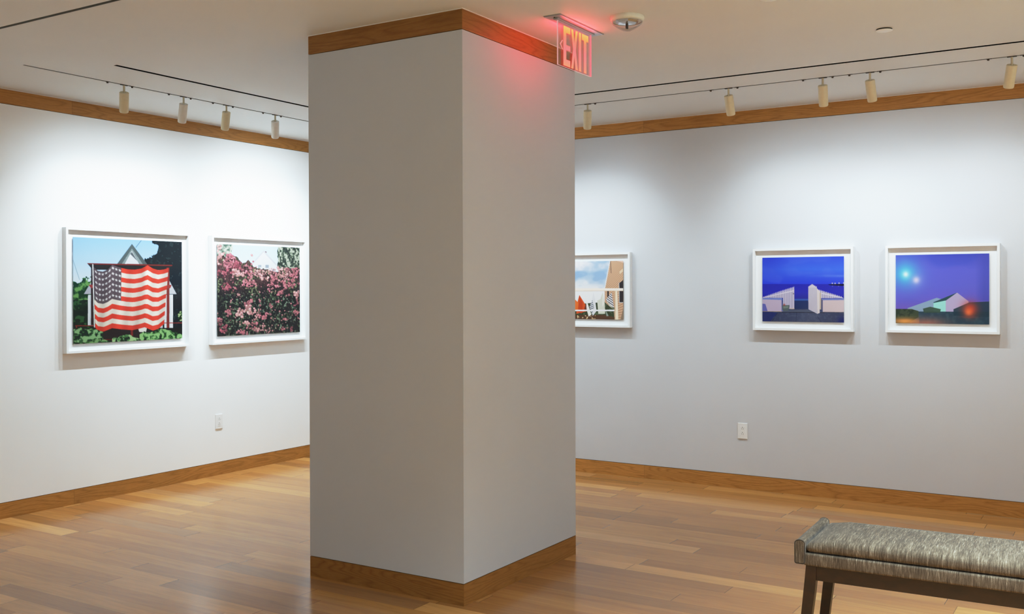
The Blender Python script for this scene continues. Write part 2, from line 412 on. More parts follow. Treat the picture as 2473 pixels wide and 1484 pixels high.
# ------------------------------------------------------------------ painting helpers for the photographs on the walls
GW, GH, SS = 300, 240, 3
class Canvas:
    """software canvas: positions given in the coordinates of a measured quad (tl, tr, br, bl)"""
    def __init__(s, quad, w=GW, h=GH, seed=1):
        s.w, s.h = w*SS, h*SS
        A = []; B = []
        for (X, Y), (u, v) in zip(((0, 0), (1, 0), (1, 1), (0, 1)), quad):
            A += [[X, Y, 1, 0, 0, 0, -X*u, -Y*u], [0, 0, 0, X, Y, 1, -X*v, -Y*v]]; B += [u, v]
        hm = np.linalg.solve(np.array(A, float), np.array(B, float))
        U, V = np.meshgrid((np.arange(s.w)+.5)/s.w, (np.arange(s.h)+.5)/s.h); s.U, s.V = U, V
        d = hm[6]*U+hm[7]*V+1
        s.X = (hm[0]*U+hm[1]*V+hm[2])/d; s.Y = (hm[3]*U+hm[4]*V+hm[5])/d
        s.im = np.zeros((s.h, s.w, 3)); s.rng = np.random.default_rng(seed)
    def poly(s, pts):
        X, Y = s.X, s.Y; ins = np.zeros(X.shape, bool); n = len(pts)
        for i in range(n):
            (x0, y0), (x1, y1) = pts[i], pts[(i+1) % n]
            if y0 == y1: continue
            c = ((y0 > Y) != (y1 > Y)) & (X < (x1-x0)*(Y-y0)/(y1-y0)+x0); ins ^= c
        return ins
    def fill(s, mask, col, a=1.0):
        m = (mask*a)[..., None] if mask.dtype != bool else (mask.astype(float)*a)[..., None]
        s.im = s.im*(1-m)+np.asarray(col, float)*m
    def P(s, pts, col, a=1.0): s.fill(s.poly(pts), col, a)
    def rect(s, x0, y0, x1, y1, col, a=1.0): s.fill((s.X > x0) & (s.X < x1) & (s.Y > y0) & (s.Y < y1), col, a)
    def line(s, p, q, wd, col, a=1.0):
        (x0, y0), (x1, y1) = p, q; L = math.hypot(x1-x0, y1-y0)
        t = ((s.X-x0)*(x1-x0)+(s.Y-y0)*(y1-y0))/L/L; t = np.clip(t, 0, 1)
        s.fill(np.hypot(s.X-x0-t*(x1-x0), s.Y-y0-t*(y1-y0)) < wd/2, col, a)
    def vgrad(s, stops):
        ys = [q[0] for q in stops]; s.im = np.stack([np.interp(s.Y, ys, [q[1][i] for q in stops]) for i in range(3)], -1)
    def glow(s, x, y, r, col, a=1.0, p=2.0):
        s.fill(np.exp(-(np.hypot(s.X-x, s.Y-y)/r)**p), col, a)
    def noise(s, cells, octaves=3, sx=1.0):
        out = np.zeros((s.h, s.w)); amp = 1; tot = 0
        for o in range(octaves):
            nx, ny = max(2, int(cells*sx*2**o)), max(2, int(cells*2**o*s.h/s.w))
            g = s.rng.random((ny+2, nx+2)); x = s.U*nx; y = s.V*ny
            i = x.astype(int); j = y.astype(int); fx = x-i; fy = y-j; fx = fx*fx*(3-2*fx); fy = fy*fy*(3-2*fy)
            out += amp*((g[j, i]*(1-fx)+g[j, i+1]*fx)*(1-fy)+(g[j+1, i]*(1-fx)+g[j+1, i+1]*fx)*fy); tot += amp; amp *= .55
        return out/tot
    def foliage(s, mask, dark, mid, light, cells=40, thr=(.45, .58)):
        n = s.noise(cells, 3)
        s.fill(mask, dark); s.fill(mask & (n > thr[0]), mid); s.fill(mask & (n > thr[1]), light)
    def blob(s, x, y, r, col, light):
        cx = s.X[s.h//2]; cy = s.Y[:, s.w//2]; m = r*1.5+14
        i0, i1 = np.searchsorted(cx, (x-m, x+m)); j0, j1 = np.searchsorted(cy, (y-m-20, y+m+20))
        X, Y = s.X[j0:j1, i0:i1], s.Y[j0:j1, i0:i1]; im = s.im[j0:j1, i0:i1]
        a = (np.hypot(X-x, Y-y) < r)[..., None]*1.0; im[:] = im*(1-a)+np.asarray(col, float)*a
        a = (np.hypot(X-x+r*.2, Y-y+r*.25) < r*.55)[..., None]*.75; im[:] = im*(1-a)+np.asarray(light, float)*a
    def result(s):
        return np.clip(s.im.reshape(s.h//SS, SS, s.w//SS, SS, 3).mean((1, 3)), 0, 255)

def art_flag():
    c = Canvas(((208, 197), (1183, 238), (1186, 1105), (216, 1155)), seed=3)
    c.vgrad([(190, (140, 184, 236)), (420, (176, 210, 246)), (600, (212, 230, 246)), (1200, (200, 215, 225))])
    c.line((205, 385), (270, 580), 5, (120, 140, 150), .7); c.line((820, 225), (770, 290), 5, (70, 85, 95), .8)
    n = c.noise(22, 3)
    c.foliage((c.Y > 590+(n-.5)*140-(c.X-300)*.08) & (c.X < 420), (22, 58, 26), (54, 104, 52), (110, 160, 88), 34)
    c.foliage((c.Y > 760) & (c.X < 400), (10, 26, 18), (18, 46, 26), (44, 88, 48), 30, (.5, .64))
    edge = 900+60*np.sin((c.Y-230)/45)-.0*(c.Y)+(n-.5)*120
    t = ((c.X > edge) & (c.Y < 480)) | ((c.X > 1010) & (c.Y > 430))
    c.fill(t, (12, 24, 32)); nn = c.noise(50, 2); c.fill(t & (nn > .66), (40, 58, 60), .7)
    c.P([(735, 258), (598, 445), (875, 445)], (86, 98, 100)); c.P([(735, 300), (640, 445), (835, 445)], (132, 142, 142)); c.P([(735, 322), (668, 445), (803, 445)], (218, 226, 236))
    c.P([(735, 330), (720, 350), (790, 420), (800, 440)], (60, 66, 70), .8)
    for k in range(5): c.line((680, 380+k*13), (795, 380+k*13), 2, (185, 195, 205), .5)
    c.P([(308, 708), (388, 575), (388, 708)], (176, 178, 188)); c.rect(345, 715, 392, 990, (206, 214, 222)); c.rect(345, 725, 358, 990, (236, 240, 246))
    c.P([(1055, 560), (1135, 708), (1030, 708)], (196, 200, 210)); c.rect(1025, 712, 1102, 1012, (224, 230, 238)); c.rect(1086, 712, 1098, 1012, (245, 248, 250))
    for k in range(20): c.line((350, 735+k*13), (392, 735+k*13), 3, (160, 168, 175), .6); c.line((1025, 735+k*13), (1085, 735+k*13), 3, (180, 188, 195), .6)
    c.rect(372, 470, 400, 985, (46, 30, 30))
    c.P([(338, 434), (1098, 446), (1062, 492), (385, 492)], (34, 32, 34)); c.P([(338, 432), (1098, 445), (1094, 458), (342, 443)], (122, 44, 40))
    for xx in (1045, 1054): c.rect(xx, 470, xx+16, 1018, (128, 46, 42))
    c.P([(1040, 625), (1090, 625), (1078, 655), (1040, 660)], (150, 60, 56)); c.P([(350, 625), (388, 625), (388, 655), (372, 655)], (150, 60, 56))
    c.line((1020, 966), (1190, 966), 7, (150, 48, 44)); c.line((235, 990), (405, 990), 8, (140, 46, 42)); c.line((245, 990), (240, 1100), 9, (140, 46, 42))
    c.P([(215, 1010), (1190, 1010), (1190, 1160), (215, 1160)], (20, 24, 22)); c.rect(400, 1000, 820, 1120, (36, 26, 26)); c.P([(725, 1020), (745, 1020), (745, 1080), (725, 1080)], (130, 40, 38))
    c.P([(790, 1010), (870, 1005), (860, 1050), (800, 1045)], (228, 226, 220)); c.line((420, 1115), (760, 1108), 6, (120, 40, 36))
    # the flag
    top = np.interp(c.X, [390, 430, 475, 520, 560, 600, 640, 690, 760, 820, 875, 920, 970, 1020, 1062], [462, 500, 508, 490, 447, 462, 474, 486, 490, 480, 450, 478, 494, 488, 474])
    bot = np.interp(c.X, [390, 435, 485, 560, 640, 740, 790, 850, 920, 970, 1022, 1070], [985, 1035, 1042, 1012, 1022, 1030, 1020, 1004, 1034, 1020, 975, 960])
    tt = (c.Y-top)/(bot-top); xl = np.interp(c.Y, [460, 1040], [392, 412]); xr = np.interp(c.Y, [470, 980], [1062, 1021]); ss = (c.X-xl)/(xr-xl)
    m = (tt > 0) & (tt < 1) & (ss > 0) & (ss < 1)
    idx = np.floor(tt*13).astype(int); red = idx % 2 == 0
    fold = 1+.06*np.sin(c.X/17+tt*3)+.05*np.sin(c.X/47+1)+.10*(np.exp(-((c.X-875)/25)**2)-np.exp(-((c.X-845)/22)**2))-.04*(c.noise(60, 2)-.5)
    c.fill(m & red, (224, 66, 48)); c.fill(m & ~red, (230, 219, 206))
    can = m & (ss < .372) & (tt < 7/13); c.fill(can, (94, 80, 88))
    ang_s = []
    for r in range(6):
        for q in range(8):
            su = .032+q*.0455; tv = .048+r*.0865
            dx = (ss-su)*650; dy = (tt-tv)*560; rr = np.hypot(dx, dy); th = np.arctan2(dx, -dy)
            c.fill(can & (rr < 8+4.5*np.cos(5*th)), (236, 236, 236))
    c.im = np.where(m[..., None], c.im*np.clip(fold, .7, 1.2)[..., None], c.im)
    c.line((387, 445), (403, 1002), 9, (226, 230, 234))
    for x0, x1, y0, dk, md, lt in ((205, 480, 1010, (20, 44, 28), (58, 110, 62), (142, 186, 132)), (800, 1195, 1030, (22, 50, 26), (66, 122, 64), (150, 196, 130)), (560, 800, 1075, (24, 44, 30), (84, 138, 78), (170, 204, 150)), (215, 620, 1110, (20, 40, 24), (60, 108, 56), (128, 172, 112))):
        nn = c.noise(16, 3); hump = y0+70*((c.X-(x0+x1)/2)/((x1-x0)/2))**2*.5
        c.foliage((c.X > x0+(nn-.5)*30) & (c.X < x1) & (c.Y > hump+(nn-.5)*60), dk, md, lt, 46, (.42, .55))
    c.foliage((np.hypot((c.X-1170)/26, (c.Y-905)/45) < 1), (20, 40, 24), (60, 100, 54), (170, 190, 140), 60)
    return c.result()

def art_roses():
    c = Canvas(((192, 205), (1016, 242), (1013, 1083), (195, 1122)), seed=11)
    c.vgrad([(200, (190, 218, 240)), (480, (224, 238, 248)), (1200, (220, 230, 240))])
    n = c.noise(14, 4)
    c.foliage((c.X < 350-(c.Y-205)*.2+(n-.5)*130) & (c.Y < 420), (92, 108, 98), (140, 152, 138), (196, 200, 186), 40, (.42, .56))
    c.P([(655, 268), (540, 410), (560, 520), (800, 520), (790, 420)], (226, 230, 240)); c.P([(655, 268), (535, 405), (548, 408), (655, 290), (780, 425), (795, 420)], (198, 200, 212))
    c.rect(672, 415, 706, 446, (150, 156, 170)); c.rect(600, 416, 632, 440, (160, 166, 178)); c.rect(738, 458, 760, 478, (140, 146, 160)); c.P([(668, 280), (684, 280), (684, 300), (668, 285)], (120, 90, 90))
    c.foliage((c.X > 806+(n-.5)*60) & (c.Y < 520), (48, 58, 54), (96, 108, 92), (176, 182, 164), 52, (.45, .58))
    bd = np.interp(c.X, [190, 300, 400, 440, 500, 560, 620, 700, 760, 800, 850, 930, 1020], [330, 320, 345, 395, 385, 410, 455, 470, 490, 500, 470, 470, 440])
    bush = c.Y > bd+(n-.5)*110
    dep = np.clip((c.Y-420)/600, 0, 1)
    c.fill(bush, (86, 66, 62)); c.fill(bush, (14, 14, 17), 1.0*np.clip(dep*1.7, 0, .97)) if False else None
    dk = np.clip(dep*1.9, 0, .95)*bush
    c.fill(dk, (20, 19, 23))
    g1, g2 = c.noise(60, 3), c.noise(9, 3)
    c.fill(bush & (g1 > .52) & (g2 > .42), (74, 84, 58), .8); c.fill(bush & (g1 > .62) & (g2 > .45), (150, 158, 120), .8)
    c.fill(bush & (g1 > .60) & (c.Y > 700), (58, 82, 64), .7); c.fill(bush & (g1 > .70) & (c.Y > 700), (168, 184, 160), .7)
    c.fill((bush & (g2 < .40))*np.clip((740-c.Y)/160, 0, 1), (96, 52, 60), .5)
    rng = c.rng
    def cluster(x, y, sx, sy, k, r, pal=0):
        for _ in range(int(k*1.35)):
            px, py = x+rng.normal()*sx, y+rng.normal()*sy
            q = rng.random()
            base = np.array([(186, 112, 122), (214, 152, 152), (158, 82, 96)][pal])*(.72+.42*q)
            c.blob(px, py, r*(.42+.55*rng.random()), base, np.minimum(base*1.18+14, 240))
    for a in [(215, 350, 22, 35, 16, 17, 1), (215, 250, 14, 20, 8, 13, 1), (330, 335, 26, 16, 16, 16, 0), (310, 400, 36, 22, 26, 17, 0), (400, 420, 26, 20, 16, 20, 2), (395, 495, 26, 22, 18, 19, 1), (250, 480, 40, 30, 22, 15, 2), (520, 470, 30, 36, 26, 14, 0), (520, 595, 44, 22, 26, 15, 0),
              (300, 640, 40, 26, 24, 16, 2), (620, 500, 40, 26, 26, 13, 1), (650, 540, 30, 16, 14, 14, 1), (700, 480, 40, 16, 20, 10, 1), (760, 540, 24, 18, 18, 14, 0), (750, 610, 26, 24, 18, 14, 0), (860, 500, 40, 30, 34, 15, 1), (960, 520, 40, 36, 36, 14, 0), (900, 610, 44, 18, 24, 15, 0), (820, 690, 20, 28, 12, 14, 0), (990, 700, 18, 22, 12, 14, 1),
              (900, 720, 14, 10, 5, 12, 0), (400, 705, 10, 8, 4, 12, 1), (500, 800, 18, 16, 12, 16, 0), (495, 870, 22, 20, 16, 17, 1), (415, 900, 24, 26, 16, 17, 1), (310, 890, 16, 22, 12, 15, 0), (560, 880, 12, 14, 8, 12, 1), (590, 920, 12, 24, 10, 14, 1), (665, 920, 24, 22, 16, 15, 0), (735, 825, 10, 10, 5, 12, 0), (790, 785, 8, 10, 4, 12, 0), (615, 790, 8, 12, 4, 12, 0),
              (485, 990, 16, 12, 8, 15, 1), (540, 1030, 30, 26, 16, 15, 0), (215, 960, 16, 16, 8, 17, 0), (250, 1040, 16, 34, 10, 18, 2), (430, 1080, 26, 14, 12, 15, 0), (590, 1055, 14, 12, 6, 14, 1), (680, 1070, 20, 14, 8, 14, 1), (645, 1030, 6, 8, 3, 12, 1), (840, 1055, 10, 12, 5, 13, 0), (970, 890, 16, 20, 10, 14, 0), (870, 960, 10, 10, 4, 12, 0), (980, 800, 14, 18, 6, 14, 2), (940, 1060, 10, 14, 4, 12, 2), (540, 325, 10, 8, 5, 11, 1)]:
        cluster(*a)
    for _ in range(130): c.blob(rng.uniform(195, 1010), rng.uniform(460, 1090), rng.uniform(4, 9), (182, 118, 124), (222, 178, 172))
    g3 = c.noise(80, 3); c.fill(bush & (g3 < .34), (34, 30, 32), .75); c.fill(bush & (g3 > .70), (120, 128, 100), .5)
    return c.result()

def art_laundry():
    q = lambda u, v: (803-(1-u)*938, (248-(248-240)*(u-.27)/.73 if v == 0 else 1075+10*(u-.27)/.73))
    c = Canvas((q(0, 0), q(1, 0), q(1, 1), q(0, 1)), seed=5)
    c.vgrad([(230, (176, 196, 228)), (450, (196, 214, 238)), (650, (236, 240, 246)), (1100, (236, 240, 246))])
    n = c.noise(5, 4, .7); c.fill(np.clip((n-.42)*4, 0, 1), (240, 242, 250)); n2 = c.noise(6, 3, .5); c.fill(np.clip((n2-.56)*4, 0, .7)*(c.Y < 640), (132, 166, 214))
    c.P([(615, 236), (810, 236), (812, 1100), (532, 1100), (534, 640)], (206, 170, 142))
    house = c.poly([(615, 236), (810, 236), (812, 1100), (532, 1100), (534, 640)])
    vy = c.Y-np.clip(900-c.Y, 0, 900)*0-(c.X-540)*(-.95+np.clip((c.Y-420)/700, 0, .95)); wv = np.mod(vy, 24)
    c.fill(house & (wv < 6), (158, 118, 94), .85); c.fill(house & (wv > 18), (222, 188, 162), .6)
    c.P([(606, 236), (618, 236), (540, 640), (528, 640)], (226, 232, 240)); c.P([(680, 236), (810, 236), (810, 272)], (226, 190, 176))
    sky = (c.X < np.interp(c.Y, [236, 640, 1100], [612, 532, 532])); 
    c.line((620, 245), (628, 415), 6, (70, 50, 46)); c.P([(748, 395), (800, 355), (800, 395), (752, 430)], (226, 200, 172))
    c.P([(745, 560), (806, 515), (806, 835), (745, 835)], (44, 36, 40)); c.P([(738, 555), (746, 552), (750, 842), (742, 842)], (196, 200, 204)); c.rect(745, 832, 806, 842, (190, 196, 200)); c.rect(572, 675, 594, 760, (48, 40, 44))
    c.P([(-140, 880), (530, 830), (660, 940), (680, 1100), (-140, 1100)], (58, 70, 46)); nn = c.noise(40, 3); c.fill((c.Y > 860) & (c.X < 680) & (nn > .55), (96, 110, 84), .8)
    c.P([(-140, 1015), (520, 1015), (690, 1050), (690, 1100), (-140, 1100)], (92, 62, 44)); c.fill((c.Y > 1020) & (c.X < 400) & (nn > .56), (232, 206, 166), .9)
    for x0 in (-110, 10): c.P([(x0+40, 730), (x0+100, 960), (x0-10, 960)], (230, 232, 236))
    c.P([(165, 728), (255, 870), (290, 960), (120, 1000), (130, 860)], (214, 92, 40)); c.P([(165, 728), (215, 850), (205, 990), (150, 985)], (196, 70, 26)); c.P([(90, 780), (150, 840), (140, 950), (60, 960)], (232, 120, 52)); c.P([(255, 860), (300, 960), (230, 960)], (120, 56, 40))
    c.P([(255, 700), (270, 800), (340, 1010), (300, 1040), (270, 930)], (238, 240, 236)); c.P([(370, 690), (395, 800), (415, 960), (360, 1030), (330, 900)], (226, 228, 236)); st = c.poly([(355, 800), (380, 900), (350, 1010), (312, 900)]); c.fill(st, (236, 238, 242)); c.fill(st & (np.sin((c.Y+.4*c.X)/4.2) > .1), (80, 92, 112))
    c.P([(505, 690), (535, 850), (540, 1000), (440, 1000), (425, 810), (470, 790)], (212, 216, 204)); c.P([(505, 690), (520, 860), (500, 900)], (236, 238, 232)); c.P([(540, 930), (590, 1030), (560, 1035)], (150, 166, 158))
    s2 = c.poly([(635, 690), (668, 920), (600, 880), (550, 800)]); c.fill(s2, (232, 232, 236)); c.fill(s2 & (np.sin((c.Y*.9-c.X*.62)/4.6) > .15), (92, 92, 104)); c.P([(560, 800), (655, 915), (600, 890)], (196, 196, 186))
    c.rect(-150, 634, 806, 674, (248, 240, 230)); c.rect(-150, 668, 806, 674, (210, 186, 160)); c.rect(-150, 940, 682, 962, (238, 240, 250)); c.P([(676, 672), (716, 672), (732, 1100), (676, 1100)], (242, 226, 204)); c.rect(676, 672, 690, 1100, (206, 178, 150)); c.P([(800, 930), (806, 930), (806, 1080), (760, 1085)], (150, 130, 110))
    return c.result()

def art_gate():
    c = Canvas(((280, 238), (1362, 215), (1363, 1098), (280, 1082)), seed=8)
    c.vgrad([(210, (52, 78, 214)), (390, (62, 106, 238)), (500, (52, 84, 226)), (585, (44, 66, 220)), (588, (38, 40, 176)), (700, (40, 44, 180)), (775, (36, 40, 158)), (795, (54, 104, 190)), (812, (26, 44, 104)), (915, (22, 38, 92)), (1100, (22, 38, 92))])
    n = c.noise(5, 3, .5); c.fill(np.clip((n-.5)*3, 0, .25)*(c.Y < 585), (90, 120, 240)); c.fill(np.exp(-((c.Y-478)/16)**2)*np.clip((c.X-800)/500, 0, 1)*.4, (120, 150, 240)); c.glow(330, 250, 260, (40, 52, 190), .5)
    c.P([(1145, 588), (1363, 582), (1363, 612), (1180, 602)], (18, 20, 60))
    for x, y in ((1207, 576), (1244, 577), (1296, 574), (1357, 572)): c.glow(x, y, 8, (255, 244, 220), 1)
    for x in (1210, 1290, 1355): c.glow(x, 614, 6, (150, 150, 220), .6)
    c.P([(275, 950), (540, 945), (640, 918), (900, 918), (1090, 960), (1370, 955), (1370, 1105), (275, 1105)], (58, 66, 98)); nn = c.noise(40, 3); c.fill((c.Y > 920)*np.clip((nn-.45)*2, 0, .5), (86, 96, 124)); c.P([(275, 950), (480, 965), (380, 1090), (275, 1090)], (30, 40, 110), .8); c.glow(1340, 1090, 70, (22, 30, 110), .9); c.glow(900, 1010, 230, (98, 108, 132), .35)
    c.line((482, 965), (405, 1085), 5, (24, 30, 60), .8); c.line((735, 965), (722, 1088), 4, (26, 34, 64), .8); c.line((1010, 1015), (1060, 1092), 4, (26, 34, 64), .8); c.line((540, 958), (1100, 966), 7, (34, 34, 50)); c.P([(540, 935), (900, 925), (960, 960), (540, 955)], (84, 92, 116))
    F, D = (196, 192, 216), (112, 104, 134)
    def pickets(xa, ya, xb, yb, base, k):
        for i in range(k):
            x0 = xa+(xb-xa)*i/k; x1 = xa+(xb-xa)*(i+.78)/k; y0 = ya+(yb-ya)*(i+.9)/k; c.P([(x0, y0+14), (x1, y0-8) if yb < ya else (x1, y0+18), (x1, base), (x0, base)] if yb < ya else [(x0, y0-10), (x1, y0+14), (x1, base), (x0, base)], F)
    c.P([(285, 765), (705, 650), (705, 915), (555, 915), (555, 770)], D); pickets(285, 762, 556, 668, 770, 12); pickets(556, 668, 706, 622, 915, 7); c.P([(285, 766), (700, 668), (700, 680), (285, 772)], (214, 210, 230)); c.P([(640, 905), (705, 905), (705, 918), (640, 918)], (190, 176, 170)); c.glow(692, 714, 6, (50, 40, 50), 1)
    c.P([(1005, 660), (1345, 762), (1345, 772), (1005, 772)], D); pickets(1005, 648, 1345, 752, 772, 14); c.P([(1005, 690), (1350, 766), (1350, 774), (1005, 702)], (214, 210, 230)); c.rect(1036, 700, 1058, 922, (186, 172, 160))
    c.P([(888, 620), (940, 585), (1002, 630), (1038, 968), (1008, 980), (890, 920)], (188, 184, 200)); c.P([(1002, 640), (1040, 680), (1040, 968), (1010, 980)], (212, 204, 206))
    for i in range(7): c.P([(890+i*16, 622-18+abs(i-3)*9), (900+i*16, 604-18+abs(i-3)*9), (908+i*16, 625), (890+i*16, 640)], (200, 196, 212)); c.line((905+i*16, 630), (907+i*16, 925+i*7), 2, (150, 146, 168), .6)
    c.P([(275, 775), (545, 775), (555, 950), (535, 950), (275, 945)], (112, 118, 168)); c.P([(275, 790), (532, 795), (534, 950), (275, 945)], (184, 172, 196)); c.P([(275, 845), (320, 850), (350, 945), (275, 945)], (86, 92, 176), .85); c.P([(275, 772), (540, 772), (532, 797), (275, 790)], (120, 138, 200))
    c.P([(1058, 780), (1370, 775), (1370, 955), (1080, 955), (1062, 920)], (92, 92, 130)); c.P([(1080, 800), (1370, 795), (1370, 955), (1080, 953)], (200, 184, 190)); c.P([(1058, 780), (1370, 775), (1370, 797), (1080, 800)], (118, 132, 190)); c.line((275, 947), (540, 951), 4, (190, 160, 110)); c.line((1080, 956), (1365, 958), 4, (150, 130, 110))
    c.P([(540, 868), (642, 864), (630, 925), (615, 942), (560, 942), (545, 925)], (86, 100, 104)); c.P([(555, 880), (630, 876), (618, 905), (560, 910)], (116, 132, 126)); c.glow(570, 862, 14, (150, 70, 60), .9)
    return c.result()

def art_dusk():
    # plain stand-in: soft dusk colour fields only
    c = Canvas(((272, 240), (1426, 215), (1426, 1093), (272, 1083)), seed=9)
    c.vgrad([(210, (62, 72, 176)), (420, (82, 94, 204)), (620, (88, 98, 206)), (760, (96, 94, 200)), (900, (112, 92, 186)), (1100, (60, 60, 90))])
    n = c.noise(3, 3, .5); c.fill(np.clip((n-.5)*2, 0, .3)*(c.Y < 800), (120, 104, 204))
    c.fill(np.clip((c.X-1250)/250, 0, .45)*(c.Y < 800), (56, 66, 166))
    c.glow(395, 475, 150, (70, 200, 236), .9, 1.6); c.glow(398, 478, 38, (226, 255, 255), 1, 1.6); c.glow(527, 548, 34, (255, 246, 255), 1, 1.6); c.glow(527, 548, 75, (170, 160, 236), .5, 1.6)
    c.P([(420, 895), (780, 765), (900, 800), (1170, 800), (1180, 945), (420, 945)], (150, 186, 190), .75)
    c.P([(740, 830), (1030, 700), (1165, 802), (1165, 950), (740, 950)], (178, 168, 204)); c.P([(740, 820), (1030, 700), (890, 800), (740, 830)], (38, 76, 84)); c.P([(740, 830), (890, 798), (890, 950), (740, 950)], (156, 222, 214))
    nn = c.noise(30, 3)
    c.P([(265, 935), (1430, 935), (1430, 1100), (265, 1100)], (34, 62, 82)); c.fill((c.Y > 940)*np.clip((nn-.4), 0, .4), (66, 100, 112))
    c.fill(np.exp(-(np.hypot((c.X-640)/260, (c.Y-1085)/75))**2), (176, 112, 96), .85)
    c.P([(265, 905), (470, 905), (555, 930), (555, 1005), (430, 1080), (265, 1090)], (42, 56, 44)); c.fill(c.poly([(265, 905), (470, 905), (555, 930), (555, 1005), (265, 1020)]) & (nn > .5), (66, 80, 58), .7)
    c.fill((c.X < 565)*np.exp(-(np.hypot((c.X-390)/170, (c.Y-1055)/42))**2), (232, 160, 84), .95)
    c.P([(985, 905), (1180, 820), (1430, 806), (1430, 1000), (985, 985)], (24, 54, 72), .9); c.glow(1190, 905, 95, (208, 70, 44), .9); c.glow(1170, 940, 45, (255, 130, 70), .8)
    c.fill(np.exp(-(np.hypot((c.X-1170)/90, (c.Y-1000)/14))**2), (130, 70, 66), .6)
    c.P([(610, 900), (700, 876), (830, 905), (820, 950), (620, 950)], (52, 78, 64), .9)
    return c.result()

def print_mesh(name, w, h, im, parent, y, gain=1.0):
    """flat print in local xz (x right, z up), facing -y, coloured per vertex"""
    gh, gw = im.shape[:2]
    vs = []; fs = []
    for j in range(gh):
        for i in range(gw): vs.append(((i/(gw-1)-.5)*w, y, (.5-j/(gh-1))*h))
    for j in range(gh-1):
        for i in range(gw-1): a = j*gw+i; fs.append((a, a+gw, a+gw+1, a+1))
    n0 = len(vs); b = .002                       # thin dark edge turned back to give the sheet its thickness
    ring = [(0, 0), (gw-1, 0), (gw-1, gh-1), (0, gh-1)]
    for i, j in ring: vs.append(((i/(gw-1)-.5)*w, y+b, (.5-j/(gh-1))*h))
    cs = [j*gw+i for i, j in ring]
    edges = [[j*gw+i for i in range(gw) for j in (0,)], [j*gw+gw-1 for j in range(gh)], [(gh-1)*gw+i for i in range(gw-1, -1, -1)], [j*gw for j in range(gh-1, -1, -1)]]
    for k, e in enumerate(edges): fs.append(tuple(e+[n0+(k+1) % 4, n0+k]))
    me = bpy.data.meshes.new(name); me.from_pydata(vs, [], fs)
    col = me.color_attributes.new('Col', 'FLOAT_COLOR', 'POINT')
    s = im.reshape(-1, 3)/255; l = np.where(s <= .04045, s/12.92, ((s+.055)/1.055)**2.4)*PRINT_GAIN*gain*np.array([1.06, .99, .95])
    full = np.ones((len(vs), 4)); full[:n0, :3] = l; full[n0:, :3] = .15
    col.data.foreach_set('color', full.ravel().astype(np.float32))
    me.materials.append(M['print'])
    o = bpy.data.objects.new(name, me); C.objects.link(o); o.parent = parent
    return o
PRINT_GAIN = .68

DEP = .046
def framed(label, loc, rz, W, Hh, pw, ph, pz, im, gain=1.0):
    """local: x right, z up, wall at y=0, viewer at -y"""
    t = thing('framed_photograph', label, 'framed picture', loc, (0, 0, rz), 'white framed photographs')
    fw = .0155; bm = bm_new()
    for a, b in (((-W/2, -DEP, -Hh/2), (-W/2+fw, -.001, Hh/2)), ((W/2-fw, -DEP, -Hh/2), (W/2, -.001, Hh/2)), ((-W/2+fw, -DEP, Hh/2-fw), (W/2-fw, -.001, Hh/2)), ((-W/2+fw, -DEP, -Hh/2), (W/2-fw, -.001, -Hh/2+fw))):
        box(bm, a, b)
    link('frame', bm, M['white'], t)
    bm = bm_new(); box(bm, (-W/2+fw, -.018, -Hh/2+fw), (W/2-fw, -.002, Hh/2-fw)); link('mount_board', bm, M['board'], t)
    p = print_mesh('print', pw, ph, im, t, -.028, gain); p.location = (0, 0, pz)
    bm = bm_new(); box(bm, (-pw/2+.03, -.0262, -ph/2+.03+pz), (pw/2-.03, -.017, ph/2-.03+pz)); link('print_spacer', bm, M['board'], t)
    return t
framed('white framed photograph of a red striped flag hung on a porch', (0, -2.386, 1.4315), PI/2, 1.018, .836, .895, .713, -.001, art_flag())
framed('white framed photograph of pink rose bushes and a white gable, left of the pillar', (0, -1.157, 1.4295), PI/2, 1.018, .836, .895, .711, 0, art_roses())
framed('white framed photograph of laundry behind a porch rail, partly hidden by the pillar', (2.4285, 0, 1.4225), 0, .685, .571, .559, .448, -.002, art_laundry(), 1.32)
framed('white framed photograph of a white picket gate opening to a deep blue sea', (4.0675, 0, 1.4245), 0, .688, .571, .560, .447, -.001, art_gate(), 1.32)
framed('white framed photograph of a purple dusk sky with two glowing lights', (4.9585, 0, 1.4255), 0, .681, .569, .558, .446, -.001, art_dusk(), 1.32)

# ------------------------------------------------------------------ wall outlets
def outlet(label, loc, rz):
    t = thing('wall_outlet', label, 'outlet', loc, (0, 0, rz), 'white wall outlets')
    bm = bm_new(); prism(bm, [(-.036, -.057), (.036, -.057), (.036, .057), (-.036, .057)], -.0002, -.006)
    es = [e for e in bm.edges if all(v.co.y < -.005 for v in e.verts)]
    bmesh.ops.bevel(bm, geom=es, offset=.003, segments=2, affect='EDGES'); link('plate', bm, M['outlet'], t)
    bm = bm_new(); box(bm, (-.0165, -.0072, -.0335), (.0165, -.0055, .0335), .0006); r = link('receptacle', bm, M['outlet'], t)
    for s in (.0175, -.0185):
        bm = bm_new(); lathe(bm, [(0, .0002), (.0026, .0002), (.0026, -.001)], 14, Matrix.Translation((0, -.0073, s+.009)) @ Matrix.Rotation(PI/2, 4, 'X'))
        box(bm, (-.0072, -.0076, s-.006), (-.0052, -.007, s+.001)); box(bm, (.0050, -.0076, s-.007), (.0074, -.007, s+.002))
        link('socket_holes', bm, M['slot'], r)
outlet('white double outlet low on the left wall beneath the rose picture', (0, -1.570, .4135), PI/2)
outlet('white double outlet low on the right wall between pillar and bench', (3.6335, 0, .4145), 0)

